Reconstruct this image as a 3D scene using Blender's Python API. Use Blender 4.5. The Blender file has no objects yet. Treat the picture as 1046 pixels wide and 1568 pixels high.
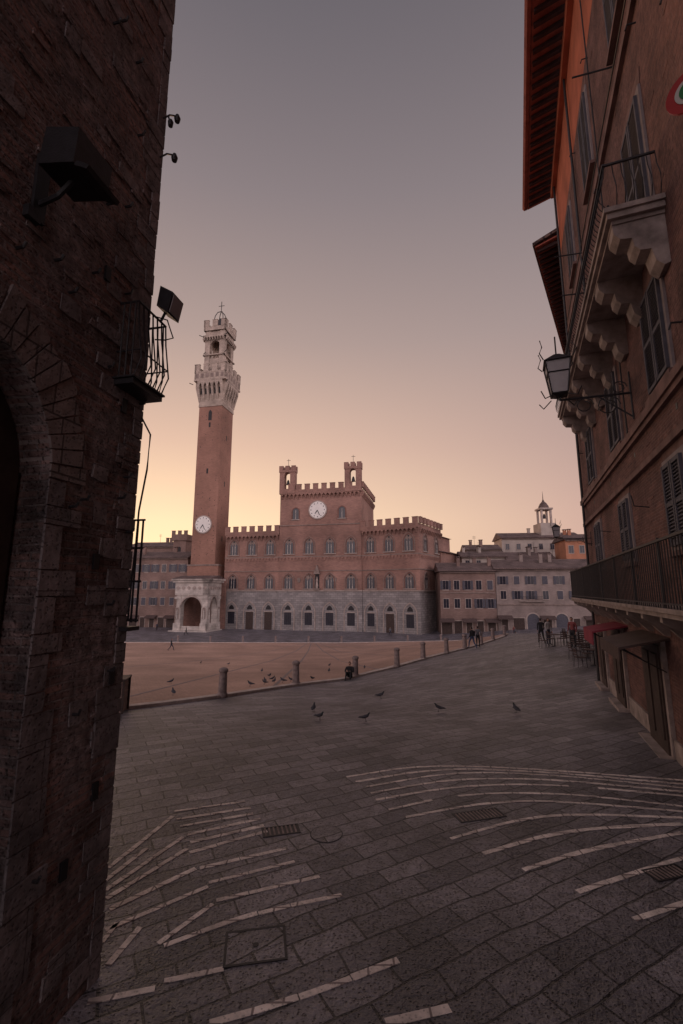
import bpy, bmesh, math, random
from mathutils import Vector, Matrix
random.seed(7)
S=bpy.context.scene
R=math.radians

# ------------------------------------------------------------ materials
def newmat(name):
    m=bpy.data.materials.new(name); m.use_nodes=True
    nt=m.node_tree; b=nt.nodes['Principled BSDF']
    return m,nt,b
def N(nt,t,**k):
    n=nt.nodes.new(t)
    for a,v in k.items(): setattr(n,a,v)
    return n
def math_n(nt,op,a,b=None,clamp=False):
    n=nt.nodes.new('ShaderNodeMath'); n.operation=op; n.use_clamp=clamp
    for i,x in enumerate((a,b)):
        if x is None: continue
        if isinstance(x,(int,float)): n.inputs[i].default_value=x
        else: nt.links.new(x,n.inputs[i])
    return n.outputs[0]
def noise(nt,vec,scale,detail=4,rough=.55):
    n=N(nt,'ShaderNodeTexNoise'); n.inputs['Scale'].default_value=scale
    n.inputs['Detail'].default_value=detail; n.inputs['Roughness'].default_value=rough
    nt.links.new(vec,n.inputs['Vector']); return n.outputs['Fac']
def mixc(nt,mode,fac,a,b):
    n=N(nt,'ShaderNodeMix',data_type='RGBA',blend_type=mode)
    for sock,x in ((n.inputs[0],fac),(n.inputs[6],a),(n.inputs[7],b)):
        if isinstance(x,(int,float)): sock.default_value=x
        elif isinstance(x,(tuple,list)): sock.default_value=(*x,1) if len(x)==3 else x
        else: nt.links.new(x,sock)
    return n.outputs[2]
def maprange(nt,x,a,b,c,d):
    n=N(nt,'ShaderNodeMapRange'); nt.links.new(x,n.inputs[0])
    for i,v in enumerate((a,b,c,d)): n.inputs[i+1].default_value=v
    return n.outputs[0]
def bumpn(nt,b,h,strength,dist):
    n=N(nt,'ShaderNodeBump'); n.inputs['Strength'].default_value=strength; n.inputs['Distance'].default_value=dist
    nt.links.new(h,n.inputs['Height']); nt.links.new(n.outputs[0],b.inputs['Normal'])

def mat_masonry(name,c1,c2,mort,bw=.28,bh=.07,ms=.012,bump=.6,dist=.02,var=.35,vs=.6,rough=.9,flat=False,rot=0,warp=0,patch=None,offset=.5,pits=0,fine=(.82,1.16),step=0):
    m,nt,b=newmat(name)
    tc=N(nt,'ShaderNodeTexCoord').outputs['Object']
    if flat:
        mp=N(nt,'ShaderNodeMapping'); mp.inputs['Rotation'].default_value=(0,0,rot)
        nt.links.new(tc,mp.inputs[0]); vec=mp.outputs[0]
    else:
        sp=N(nt,'ShaderNodeSeparateXYZ'); nt.links.new(tc,sp.inputs[0])
        a=math_n(nt,'ADD',sp.outputs[0],sp.outputs[1])
        cb=N(nt,'ShaderNodeCombineXYZ'); nt.links.new(a,cb.inputs[0]); nt.links.new(sp.outputs[2],cb.inputs[1]); vec=cb.outputs[0]
    if warp:
        nn=N(nt,'ShaderNodeTexNoise'); nn.inputs['Scale'].default_value=1.3; nn.inputs['Detail'].default_value=1; nt.links.new(tc,nn.inputs['Vector'])
        vm=N(nt,'ShaderNodeVectorMath',operation='SCALE'); vm.inputs[3].default_value=warp; nt.links.new(nn.outputs['Color'],vm.inputs[0])
        va=N(nt,'ShaderNodeVectorMath',operation='ADD'); nt.links.new(vec,va.inputs[0]); nt.links.new(vm.outputs[0],va.inputs[1]); vec=va.outputs[0]
    br=N(nt,'ShaderNodeTexBrick'); nt.links.new(vec,br.inputs['Vector'])
    br.offset=offset
    br.inputs['Color1'].default_value=(*c1,1); br.inputs['Color2'].default_value=(*c2,1); br.inputs['Mortar'].default_value=(*mort,1)
    br.inputs['Scale'].default_value=1; br.inputs['Brick Width'].default_value=bw; br.inputs['Row Height'].default_value=bh
    br.inputs['Mortar Size'].default_value=ms; br.inputs['Mortar Smooth'].default_value=.3; br.inputs['Bias'].default_value=0
    n1=noise(nt,tc,vs,4,.6); n2=noise(nt,tc,9,4,.7)
    col=br.outputs['Color']
    h=math_n(nt,'ADD',math_n(nt,'SUBTRACT',1,br.outputs['Fac']),math_n(nt,'MULTIPLY',n2,.9))
    if step:
        bw_=N(nt,'ShaderNodeRGBToBW'); nt.links.new(br.outputs['Color'],bw_.inputs[0]); h=math_n(nt,'ADD',h,math_n(nt,'MULTIPLY',bw_.outputs[0],step))
    if patch:
        pm=maprange(nt,noise(nt,tc,patch[1],3,.5),.47,.6,0,.75)
        col=mixc(nt,'MIX',pm,col,mixc(nt,'MULTIPLY',1.0,patch[0],maprange(nt,n2,.3,.7,.6,1.2)) )
    f=maprange(nt,n1,.3,.7,1-var,1+var)
    g=maprange(nt,n2,.3,.7,*fine)
    col=mixc(nt,'MULTIPLY',1.0,col,math_n(nt,'MULTIPLY',f,g))
    if pits:
        vo=N(nt,'ShaderNodeTexVoronoi'); vo.inputs['Scale'].default_value=28; nt.links.new(tc,vo.inputs['Vector'])
        pt=maprange(nt,vo.outputs['Distance'],.1,.35,0,1)
        h=math_n(nt,'ADD',h,math_n(nt,'MULTIPLY',pt,pits))
        col=mixc(nt,'MULTIPLY',.45,col,pt)
    nt.links.new(col,b.inputs['Base Color'])
    rr=maprange(nt,n2,.3,.7,rough-.1,min(1,rough+.08)); nt.links.new(rr,b.inputs['Roughness'])
    if bump: bumpn(nt,b,h,bump,dist)
    b.inputs['Specular IOR Level'].default_value=.3
    return m
def mat_plain(name,c,rough=.8,var=.2,scale=3,bump=.15,metal=0,spec=.3):
    m,nt,b=newmat(name)
    tc=N(nt,'ShaderNodeTexCoord').outputs['Object']
    n1=noise(nt,tc,scale,4,.6)
    col=mixc(nt,'MULTIPLY',1.0,c,maprange(nt,n1,.3,.7,1-var,1+var))
    nt.links.new(col,b.inputs['Base Color'])
    b.inputs['Roughness'].default_value=rough; b.inputs['Metallic'].default_value=metal
    b.inputs['Specular IOR Level'].default_value=spec
    if bump: bumpn(nt,b,noise(nt,tc,scale*6,3,.6),bump,.02)
    return m

M={}
M['pal_brick']=mat_masonry('palace_brick',(.34,.185,.145),(.24,.13,.105),(.28,.2,.165),.6,.16,.02,.4,.03,.35,.12)
M['pal_stone']=mat_masonry('palace_limestone',(.33,.30,.285),(.23,.21,.205),(.14,.125,.12),1.1,.5,.03,.4,.04,.3,.2)
M['tower_brick']=mat_masonry('tower_brick',(.34,.175,.13),(.27,.14,.105),(.28,.185,.14),.6,.16,.02,.4,.03,.28,.1)
M['travertine']=mat_masonry('travertine_blocks',(.44,.355,.295),(.36,.29,.24),(.25,.2,.165),1.2,.5,.02,.4,.04,.3,.4)
M['white_marble']=mat_masonry('white_marble',(.54,.48,.43),(.44,.39,.35),(.3,.26,.23),1.3,.6,.02,.4,.03,.32,.5)
M['trim']=mat_plain('stone_trim',(.36,.295,.26),.85,.25,1)
M['tymp']=mat_plain('window_tympanum',(.24,.185,.16),.85,.3,1)
M['trim_brick']=mat_plain('dark_brick_trim',(.19,.10,.08),.9,.25,1.5)
M['dark']=mat_plain('dark_opening',(.02,.018,.02),.5,.3,2,0)
M['glass']=mat_plain('window_glass',(.03,.03,.04),.15,.2,2,0,spec=.5)
M['clockface']=mat_plain('clock_enamel',(.78,.75,.70),.6,.06,1,0)
M['iron']=mat_plain('wrought_iron',(.022,.02,.023),.55,.4,10,.2,metal=0,spec=.5)
M['near_l']=mat_masonry('old_brick_left',(.29,.18,.155),(.145,.105,.10),(.22,.18,.17),.29,.068,.011,1.0,.04,.5,1.1,.92,warp=.07,patch=((.25,.21,.205),1.3),pits=.4,fine=(.6,1.3),step=2)
M['stone_l']=mat_masonry('rubble_stone',(.27,.23,.225),(.2,.175,.175),(.1,.08,.075),.9,.6,.004,.9,.03,.4,2.5,.9,pits=.5,fine=(.65,1.25))
M['vous']=mat_masonry('arch_stone',(.27,.225,.21),(.22,.18,.17),(.1,.08,.075),.24,.5,.01,.9,.03,.35,1.5,.9,pits=.3)
M['near_r']=mat_masonry('old_brick_right',(.20,.098,.08),(.125,.065,.058),(.19,.125,.11),.28,.07,.010,.8,.03,.45,.9,.9,patch=((.165,.09,.078),.5),fine=(.65,1.3),step=2)
M['glow_tint_r']=mat_plain('sun_glow_tint',(.44,.135,.075),.9,.3,.8,.2)  # wall brick made more orange: low sun glow painted into the colour
M['balc_stone']=mat_plain('balcony_stone',(.32,.265,.24),.85,.4,2.5,.5)
M['ledge']=mat_plain('ledge_stone',(.19,.115,.1),.85,.35,2.5,.4)
M['eave']=mat_plain('eave_timber',(.34,.10,.07),.8,.3,3,.2)
M['rafter']=mat_plain('rafter_timber',(.06,.032,.03),.8,.3,3,.2)
M['tile']=mat_masonry('roof_tiles',(.22,.155,.135),(.16,.115,.105),(.07,.05,.05),.35,.35,.05,.9,.06,.35,.4,offset=0)
M['shutter']=mat_plain('louvred_shutter',(.085,.082,.098),.7,.25,5,.1)
M['shutter_w']=mat_plain('window_surround',(.26,.22,.215),.8,.2,3)
M['wood']=mat_plain('dark_door_wood',(.055,.036,.03),.6,.35,4,.3)
M['awn_d']=mat_plain('awning_brown',(.09,.062,.056),.9,.2,3,.1)
M['awn_r']=mat_plain('awning_red',(.24,.04,.06),.9,.2,3,.1)
M['bollard']=mat_plain('bollard_travertine',(.24,.19,.175),.9,.35,6,.6)
M['curb']=mat_plain('curb_travertine',(.50,.42,.37),.85,.3,3,.4)
M['strip']=mat_masonry('inlaid_stone_strip',(.80,.70,.64),(.62,.53,.48),(.25,.2,.19),.5,.2,.012,.5,.01,.3,3.5,.6,flat=True,pits=.2,fine=(.75,1.2))
M['metalplate']=mat_masonry('cast_iron_cover',(.06,.057,.063),(.05,.047,.053),(.02,.02,.02),.05,.05,.01,.8,.01,.3,3,.5,flat=True)
M['p_pink']=mat_masonry('beige_plaster',(.29,.235,.21),(.26,.205,.185),(.24,.19,.17),.5,.12,.01,.2,.02,.3,.3)
M['p_cream']=mat_plain('cream_plaster',(.38,.325,.285),.9,.2,.4)
M['p_orange']=mat_plain('orange_plaster',(.42,.19,.115),.9,.2,.4)
M['p_brown']=mat_masonry('brown_brick',(.25,.165,.14),(.19,.125,.105),(.22,.155,.13),.5,.14,.02,.3,.03,.3,.2)
M['red']=mat_plain('red_enamel',(.35,.03,.03),.5,.1,2,0)
M['green']=mat_plain('green_enamel',(.03,.18,.06),.5,.1,2,0)
M['white']=mat_plain('white_enamel',(.5,.48,.45),.5,.1,2,0)
M['lampglass']=mat_plain('lantern_glass',(.35,.33,.34),.25,.1,3,0,spec=.5)
M['fan']=mat_masonry('shell_brick_paving',(.50,.315,.235),(.40,.25,.185),(.3,.195,.155),.3,.09,.012,.5,.01,.28,.15,.8,flat=True,rot=.6,fine=(.72,1.22))
M['pave']=mat_masonry('pietra_serena_paving',(.235,.215,.232),(.105,.098,.112),(.03,.028,.032),.70,.31,.013,1.0,.055,.5,.45,.46,flat=True,rot=R(-28),warp=.13,pits=.5,fine=(.55,1.35),step=4)
M['pave'].node_tree.nodes['Principled BSDF'].inputs['Specular IOR Level'].default_value=.5

# ------------------------------------------------------------ mesh builder
class MB:
    def __init__(s): s.v=[];s.f=[];s.T=(0,0,0)
    def pt(s,x,y,z):
        ox,oy,a=s.T; c,n=math.cos(a),math.sin(a)
        s.v.append((ox+x*c-y*n,oy+x*n+y*c,z)); return len(s.v)-1
    def box(s,x0,x1,y0,y1,z0,z1):
        i=[s.pt(x,y,z) for z in (z0,z1) for x,y in ((x0,y0),(x1,y0),(x1,y1),(x0,y1))]
        for q in ((0,3,2,1),(4,5,6,7),(0,1,5,4),(1,2,6,5),(2,3,7,6),(3,0,4,7)): s.f.append([i[k] for k in q])
    def prism(s,pts,y0,y1):
        a=[s.pt(x,y0,z) for x,z in pts]; b=[s.pt(x,y1,z) for x,z in pts]; n=len(pts)
        s.f.append(a); s.f.append(b[::-1])
        for k in range(n): s.f.append([a[k],b[k],b[(k+1)%n],a[(k+1)%n]])
    def prismz(s,pts,z0,z1):
        a=[s.pt(x,y,z0) for x,y in pts]; b=[s.pt(x,y,z1) for x,y in pts]; n=len(pts)
        s.f.append(a[::-1]); s.f.append(b)
        for k in range(n): s.f.append([a[k],a[(k+1)%n],b[(k+1)%n],b[k]])
    def prismx(s,pts,x0,x1):
        a=[s.pt(x0,y,z) for y,z in pts]; b=[s.pt(x1,y,z) for y,z in pts]; n=len(pts)
        s.f.append(a); s.f.append(b[::-1])
        for k in range(n): s.f.append([a[k],b[k],b[(k+1)%n],a[(k+1)%n]])
    def frustum(s,cx,cy,z0,z1,h0,h1):
        a=[s.pt(cx+dx*h0,cy+dy*h0,z0) for dx,dy in ((-1,-1),(1,-1),(1,1),(-1,1))]
        b=[s.pt(cx+dx*h1,cy+dy*h1,z1) for dx,dy in ((-1,-1),(1,-1),(1,1),(-1,1))]
        s.f.append(a[::-1]); s.f.append(b)
        for k in range(4): s.f.append([a[k],a[(k+1)%4],b[(k+1)%4],b[k]])
    def lathe(s,cx,cy,prof,n=12):
        rings=[[s.pt(cx+r*math.cos(2*math.pi*k/n),cy+r*math.sin(2*math.pi*k/n),z) for k in range(n)] for r,z in prof]
        for A,B in zip(rings,rings[1:]):
            for k in range(n): s.f.append([A[k],A[(k+1)%n],B[(k+1)%n],B[k]])
        s.f.append(rings[0][::-1]); s.f.append(rings[-1])
    def tube(s,pts,r,n=6):
        P=[Vector(p) for p in pts]; rings=[]
        for i,p in enumerate(P):
            d=(P[min(i+1,len(P)-1)]-P[max(i-1,0)]).normalized()
            u=d.cross(Vector((0,0,1)));
            if u.length<.05: u=d.cross(Vector((1,0,0)))
            u.normalize(); w=d.cross(u)
            rings.append([s.pt(*(p+(u*math.cos(2*math.pi*k/n)+w*math.sin(2*math.pi*k/n))*r)) for k in range(n)])
        for A,B in zip(rings,rings[1:]):
            for k in range(n): s.f.append([A[k],A[(k+1)%n],B[(k+1)%n],B[k]])
        s.f.append(rings[0][::-1]); s.f.append(rings[-1])
    def disc(s,cx,z,r,y0,y1,n=28):
        s.prism([(cx+r*math.cos(2*math.pi*k/n),z+r*math.sin(2*math.pi*k/n)) for k in range(n)],y0,y1)
    def band(s,inn,out,y0,y1):
        n=len(inn)
        a=[s.pt(x,y0,z) for x,z in inn]; b=[s.pt(x,y0,z) for x,z in out]
        c=[s.pt(x,y1,z) for x,z in inn]; d=[s.pt(x,y1,z) for x,z in out]
        for k in range(n-1):
            s.f+= [[a[k],a[k+1],b[k+1],b[k]],[c[k],d[k],d[k+1],c[k+1]],[b[k],b[k+1],d[k+1],d[k]],[a[k],c[k],c[k+1],a[k+1]]]
        s.f+=[[a[0],b[0],d[0],c[0]],[a[-1],c[-1],d[-1],b[-1]]]
    def obj(s,name,mat,parent=None,smooth=False):
        me=bpy.data.meshes.new(name); me.from_pydata(s.v,[],s.f)
        bm=bmesh.new(); bm.from_mesh(me); bmesh.ops.recalc_face_normals(bm,faces=bm.faces); bm.to_mesh(me); bm.free()
        if smooth:
            for p in me.polygons: p.use_smooth=True
        me.materials.append(M[mat] if isinstance(mat,str) else mat)
        o=bpy.data.objects.new(name,me); S.collection.objects.link(o)
        if parent: o.parent=parent
        return o
class Thing:
    def __init__(s,name,loc=(0,0,0),rot=0):
        loc=tuple(loc)+(0,)*(3-len(loc))
        s.e=bpy.data.objects.new(name,None); s.e.location=loc; s.e.rotation_euler=(0,0,rot); s.e.empty_display_size=.5
        S.collection.objects.link(s.e); s.p={}; s.T=(0,0,0)
    def __call__(s,part,mat):
        if part not in s.p: s.p[part]=(MB(),mat)
        mb=s.p[part][0]; mb.T=s.T; return mb
    def done(s,smooth=()):
        for k,(mb,mat) in s.p.items():
            if mb.v: mb.obj(k,mat,s.e,k in smooth)
        return s.e

def arch(cx,z0,zs,zt,w,n=6):
    """outline of a pointed arch opening, bottom-left round to bottom-right"""
    L=[];h=zt-zs
    for k in range(n+1):
        a=math.pi/3*k/n
        L.append((-w/2+(w-w*math.cos(a)),math.sin(a)/math.sin(math.pi/3)*h))
    return [(cx-w/2,z0)]+[(cx+x,zs+z) for x,z in L]+[(cx-x,zs+z) for x,z in L[-2::-1]]+[(cx+w/2,z0)]
def rarch(cx,z0,zs,w,n=10,rz=None):
    r=w/2; rz=rz or r
    return [(cx-r,z0)]+[(cx-r*math.cos(math.pi*k/n),zs+rz*math.sin(math.pi*k/n)) for k in range(n+1)]+[(cx+r,z0)]

# ------------------------------------------------------------ terrain
def lerp(t,x0,x1): return max(0,min(1,(t-x0)/(x1-x0)))
PR=[(-1e4,-3.5),(12,-3.5),(20,-4.3),(30,-5.3),(50,-7.3),(70,-8.8),(85,-9.3),(1e4,-9.3)]
def ground(X,Y):
    for (a,za),(b,zb) in zip(PR,PR[1:]):
        if Y<=b:
            z=za+(zb-za)*(Y-a)/(b-a); break
    far=lerp(Y,55,90)
    return z+.14*max(0,min(X,20))*lerp(Y,12,28)*(1-far)+.073*(max(0,min(X,60)-20))*far
def sheet(name,xs,ys,mat,dz=0):
    v=[(x,y,ground(x,y)+dz) for y in ys for x in xs]; n=len(xs)
    f=[(j*n+i,j*n+i+1,(j+1)*n+i+1,(j+1)*n+i) for j in range(len(ys)-1) for i in range(n-1)]
    me=bpy.data.meshes.new(name); me.from_pydata(v,[],f); me.materials.append(M[mat])
    for p in me.polygons: p.use_smooth=True
    o=bpy.data.objects.new(name,me); S.collection.objects.link(o); return o
xs=[-900,-500,-250,-120]+list(range(-80,81,1))+[120,250,500,900]
ys=[-300,-100,-40,-15]+list(range(-6,131,1))+[160,220,400,900,2000]
sheet('ground',xs,ys,'pave')

rim=[(-60,60),(-48,34),(-32,20),(-18,13.5),(-11,13.2),(-7.32,16.05),(-4.84,19.54),(-2.32,24.34),(.81,28.18),(3.6,30.97),(5.96,34.73),(8.31,37.52),(10.43,40.03),(12.81,43.37),(15.19,47.37),(18,52),(20.6,58),(22.5,66),(23,75),(22,85)]
def resample(P,n):
    P=[Vector((x,y)) for x,y in P]; d=[0]
    for a,b in zip(P,P[1:]): d.append(d[-1]+(b-a).length)
    out=[]
    for k in range(n):
        t=d[-1]*k/(n-1)
        for i in range(len(P)-1):
            if t<=d[i+1]+1e-4:
                u=(t-d[i])/(d[i+1]-d[i]); out.append(P[i].lerp(P[i+1],u)); break
        else: out.append(P[-1].copy())
    return out
def smoothpoly(P,it=2):
    for _ in range(it):
        Q=[P[0]]
        for a,b in zip(P,P[1:]):
            Q+=[(a[0]*.75+b[0]*.25,a[1]*.75+b[1]*.25),(a[0]*.25+b[0]*.75,a[1]*.25+b[1]*.75)]
        P=Q+[P[-1]]
    return P
RS=smoothpoly(rim)
near=resample(RS,120); farl=[Vector((-60+82*k/119,86.5-1.5*k/119)) for k in range(120)]
v=[];f=[];K=90
for j in range(K+1):
    for a,b in zip(near,farl):
        p=a.lerp(b,j/K); v.append((p.x,p.y,ground(p.x,p.y)+.05))
for j in range(K):
    for i in range(119): f.append((j*120+i,j*120+i+1,(j+1)*120+i+1,(j+1)*120+i))
me=bpy.data.meshes.new('shell_paving'); me.from_pydata(v,[],f); me.materials.append(M['fan'])
for p in me.polygons: p.use_smooth=True
S.collection.objects.link(bpy.data.objects.new('brick_piazza_paving',me))
def ribbon(mb,P,w,h,dz=0,n=None):
    P=resample(P,n) if n else [Vector(p) for p in P]
    rows=[]
    for i,p in enumerate(P):
        d=(P[min(i+1,len(P)-1)]-P[max(i-1,0)]).normalized(); s=Vector((-d.y,d.x))*w/2
        a=p-s;b=p+s; g=ground(p.x,p.y)
        rows.append([mb.pt(a.x,a.y,g-.1+dz),mb.pt(a.x,a.y,g+h+dz),mb.pt(b.x,b.y,g+h+dz),mb.pt(b.x,b.y,g-.1+dz)])
    for A,B in zip(rows,rows[1:]):
        for k in range(3): mb.f.append([A[k],A[k+1],B[k+1],B[k]])
    mb.f.append(rows[0]); mb.f.append(rows[-1][::-1])
mb=MB(); ribbon(mb,RS,.34,.12,0,160); ribbon(mb,[(p.x,p.y) for p in farl],.5,.12,0,90); mb.obj('piazza_kerb','curb')
mb=MB()
for k in range(9):
    a=RS[int((len(RS)-1)*(.16+.8*k/8))]; ribbon(mb,[a,(-4+1.2*(k-4)*.6,85)],.18,.058,0,60)
mb.obj('piazza_stone_ribs','bollard')

strips=[[(.09,9.46),(1.56,10.05),(3.4,9.95),(6.45,9.3)],[(.25,9.22),(1.85,9.88),(3.7,9.78),(6.3,9.13)],[(.44,9.01),(2.13,9.7),(3.9,9.62),(6.17,8.97)],[(.5,8.75),(2.1,9.38),(3.9,9.38),(6.05,8.8)],[(.58,8.48),(2.1,9.06),(3.9,9.15),(5.92,8.64)],
[(.76,8.13),(2.14,8.75),(3.97,8.75),(5.63,8.25)],[(.99,7.88),(2.32,8.37),(3.6,8.47),(5.5,8.07)],[(1.56,7.25),(3.2,8.03),(5.35,7.87)],
[(1.91,6.88),(3.37,7.52),(5.2,7.67)],[(2.31,6.51),(3.39,6.99),(5.02,7.42)],[(2.78,6.07),(3.77,6.48),(4.9,6.9)],[(3.16,5.62),(3.87,5.87),(4.8,6.2)],
[(-2.2,4.61),(-1.66,4.75)],[(-1.62,4.82),(-1.1,4.96)],[(-1.09,4.41),(-.47,4.61),(.55,5.07)],[(.36,4.41),(.93,4.55)],
[(-2.7,8.08),(-1.62,8.43)],[(-2.57,7.81),(-1.48,8.2)],[(-2.44,7.6),(-1.4,8.0)],[(-2.26,7.35),(-1.26,7.84)],[(-2.14,7.15),(-1.17,7.63)],
[(-2.07,6.9),(-1.09,7.46)],[(-1.82,6.54),(-.75,7.0)],[(-1.62,6.25),(-.61,6.7)],[(-1.44,5.92),(-.27,6.38)],[(-1.78,5.24),(-1.02,5.7),(.01,6.02)],
[(-2.66,7.92),(-2.99,6.54)],[(-2.5,7.62),(-2.9,6.27)],[(-2.28,7.3),(-2.8,6.1)],[(-2.12,7.0),(-2.72,5.95)],[(-1.86,6.54),(-2.59,5.77)],[(-1.6,6.18),(-2.48,5.46)],
[(-1.46,5.87),(-1.85,5.27)],[(-2.13,5.51),(-2.22,5.0)],[(-2.4,5.58),(-2.42,5.28)]]
mb=MB()
for si,st in enumerate(strips):
    Q=smoothpoly(st,3) if len(st)>2 else st
    L_=sum((Vector(b)-Vector(a)).length for a,b in zip(Q,Q[1:]))
    n=max(3,int(L_/.12)+1); P=resample(Q,n)
    w0=random.uniform(.027,.036)*(1.25 if si in (8,9,10,11,14,15) else 1)
    i=0
    while i<n-1:
        j=min(n-1,i+random.choice((3,4,5,6)))
        if n-1-j<2: j=n-1
        if random.random()>.03 or j-i<3:
            o=random.uniform(-.005,.005); w=w0*random.uniform(.85,1.12); A=[];B=[]
            for k in range(i,j+1):
                d=(P[min(k+1,n-1)]-P[max(k-1,0)]).normalized(); q=Vector((-d.y,d.x)); sh=d*(.007 if k==i else (-.007 if k==j else 0))
                A.append((P[k]+sh+q*(o-w))[:]); B.append((P[k]+sh+q*(o+w))[:])
            mb.prismz(A+B[::-1],-3.52,-3.494)
        i=j
mb.obj('inlaid_stone_strips','strip')
def cover(name,x,y,w,h,rot,slots,round_=False):
    t=Thing(name,(x,y,-3.5),rot)
    if round_:
        t('rim','metalplate').lathe(0,0,[(w,-.05),(w,.005)],24); t('lid','pave').lathe(0,0,[(w*.94,-.04),(w*.94,.008)],24)
    else:
        fr=t('frame','dark')
        for a in ((-w/2-.025,w/2+.025,-h/2-.025,-h/2),(-w/2-.025,w/2+.025,h/2,h/2+.025),(-w/2-.025,-w/2,-h/2,h/2),(w/2,w/2+.025,-h/2,h/2)): fr.box(*a,-.03,.008)
        if slots:
            t('well','dark').box(-w/2,w/2,-h/2,h/2,-.03,.002)
            n=int(w/.06)
            for k in range(n): t('bars','bollard').box(-w/2+w*(k+.2)/n,-w/2+w*(k+.62)/n,-h/2,h/2,-.02,.009)
        else:
            t('lid','pave').box(-w/2,w/2,-h/2,h/2,-.03,.006); t('lifting_hole','dark').lathe(0,0,[(.03,0),(.03,.011)],12)
    t.done()
cover('manhole_cover',-.86,5.25,.56,.42,R(10),False)
cover('drain_grate',-.9,7.48,.5,.22,R(15),True); cover('drain_grate',2.18,7.95,.75,.25,R(15),True); cover('drain_grate',4.1,6.45,.5,.2,R(15),True)
cover('round_manhole_cover',-.22,7.38,.24,0,0,False,True)

# ------------------------------------------------------------ palazzo
def merlons(mb,x0,x1,y0,y1,z0,h,w=1.25,gap=.95):
    n=max(1,round(((x1-x0)+gap)/(w+gap))); g=((x1-x0)-n*w)/(n-1) if n>1 else 0
    for k in range(n):
        a=x0+k*(w+g); mb.box(a,a+w,y0,y1,z0,z0+h); mb.box(a-.08,a+w+.08,y0-.08,y1+.08,z0+h,z0+h+.12)
def corbels(t,x0,x1,z0,z1,proud,pitch=1.0,part='corbels',mat='pal_brick'):
    n=max(1,round((x1-x0)/pitch)); p=(x1-x0)/n
    mb=t(part,mat)
    for k in range(n):
        c=x0+(k+.5)*p
        mb.prismx([(0.02,z0),(-.12,z0),(-proud,z1-.45),(-proud,z1),(0.02,z1)],c-.17,c+.17)
        if k<n-1:
            mb.prism([(c+.17,z1),(c+.17,z1-.45),(c+p*.5,z1-.12),(c+p-.17,z1-.45),(c+p-.17,z1)],-proud,-.02)
def trifora(t,cx,zb,w,h,lights=3):
    zs=zb+h*.55; zt=zb+h
    o=arch(cx,zb,zs,zt,w); i=arch(cx,zb,zs,zt-.3,w-.5)
    t('window_arches','trim_brick').band(i,o,-.16,.05)
    o2=arch(cx,zb,zs,zt+.14,w+.26)
    t('hood_moulds','tymp').band(o,o2,-.22,.05)
    t('tympanum','tymp').prism(i,-.05,.04)
    lw=(w-.6)/lights
    for k in range(lights):
        x=cx-(w-.6)/2+lw*(k+.5)
        t('window_glass','glass').prism(arch(x,zb+.02,zs-.1,zs+lw*.85,lw*.84,4),-.075,.03)
    for k in range(1,lights):
        x=cx-(w-.6)/2+lw*k
        t('window_columns','white_marble').box(x-.06,x+.06,-.14,-.06,zb,zs-.05)
    t('window_roundels','dark').disc(cx,zs+h*.27,.22,-.08,.02,10)
    t('sills','trim').box(cx-w/2-.2,cx+w/2+.2,-.28,.05,zb-.22,zb-.02)
def ground_arch(t,cx,door,w=2.9):
    z0=-9.3
    o=arch(cx,z0,-5.0,-2.5,w,8); i=arch(cx,z0,-5.0,-2.85,w-.55,8)
    t('portal_arches','trim').band(i,o,-.16,.05)
    t('portal_infill','pal_stone').prism(i,-.05,.04)
    dz0=z0 if door else -8.0; dw=2.0 if door else 1.8
    if door: t('portal_doors','wood').box(cx-dw/2,cx+dw/2,-.09,.03,dz0,-5.1)
    else:
        t('portal_windows','glass').box(cx-dw/2,cx+dw/2,-.09,.03,dz0,-5.1)
        for k in range(1,4): t('portal_grilles','iron').box(cx-dw/2+dw*k/4-.03,cx-dw/2+dw*k/4+.03,-.13,-.09,dz0,-5.1)
    t('portal_frames','trim').box(cx-dw/2-.18,cx+dw/2+.18,-.13,.02,-5.08,-4.85)
    t('lunettes','dark').prism(arch(cx,-4.5,-4.4,-3.4,1.4,5),-.09,.03)
def window_small(t,cx,zb,w,h):
    t('window_arches','trim_brick').band(rarch(cx,zb,zb+h*.7,w),rarch(cx,zb,zb+h*.7,w+.5),-.15,.03)
    t('window_glass','glass').prism(rarch(cx,zb+.02,zb+h*.7,w-.02),-.05,.03)
    t('window_columns','white_marble').box(cx-.06,cx+.06,-.1,-.04,zb,zb+h*.8)
    t('sills','trim').box(cx-w/2-.3,cx+w/2+.3,-.25,.05,zb-.22,zb-.02)
def clock(t,cx,z,r):
    t('clock_rim','trim').disc(cx,z,r+.28,-.22,.05)
    t('clock_face','clockface').disc(cx,z,r,-.27,.0)
    h=t('clock_hands','iron')
    for k in range(12):
        a=k*math.pi/6; x=cx+math.sin(a)*r*.82; zz=z+math.cos(a)*r*.82
        h.box(x-.09,x+.09,-.30,-.26,zz-.13,zz+.13)
    h.prism([(cx-.08,z-.2),(cx+.1,z-.25),(cx+r*.28,z-r*.62),(cx+r*.22,z-r*.66)],-.33,-.29)
    h.prism([(cx-.1,z),(cx+.1,z-.1),(cx-r*.3,z-r*.5),(cx-r*.35,z-r*.45)],-.34,-.30)

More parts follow.
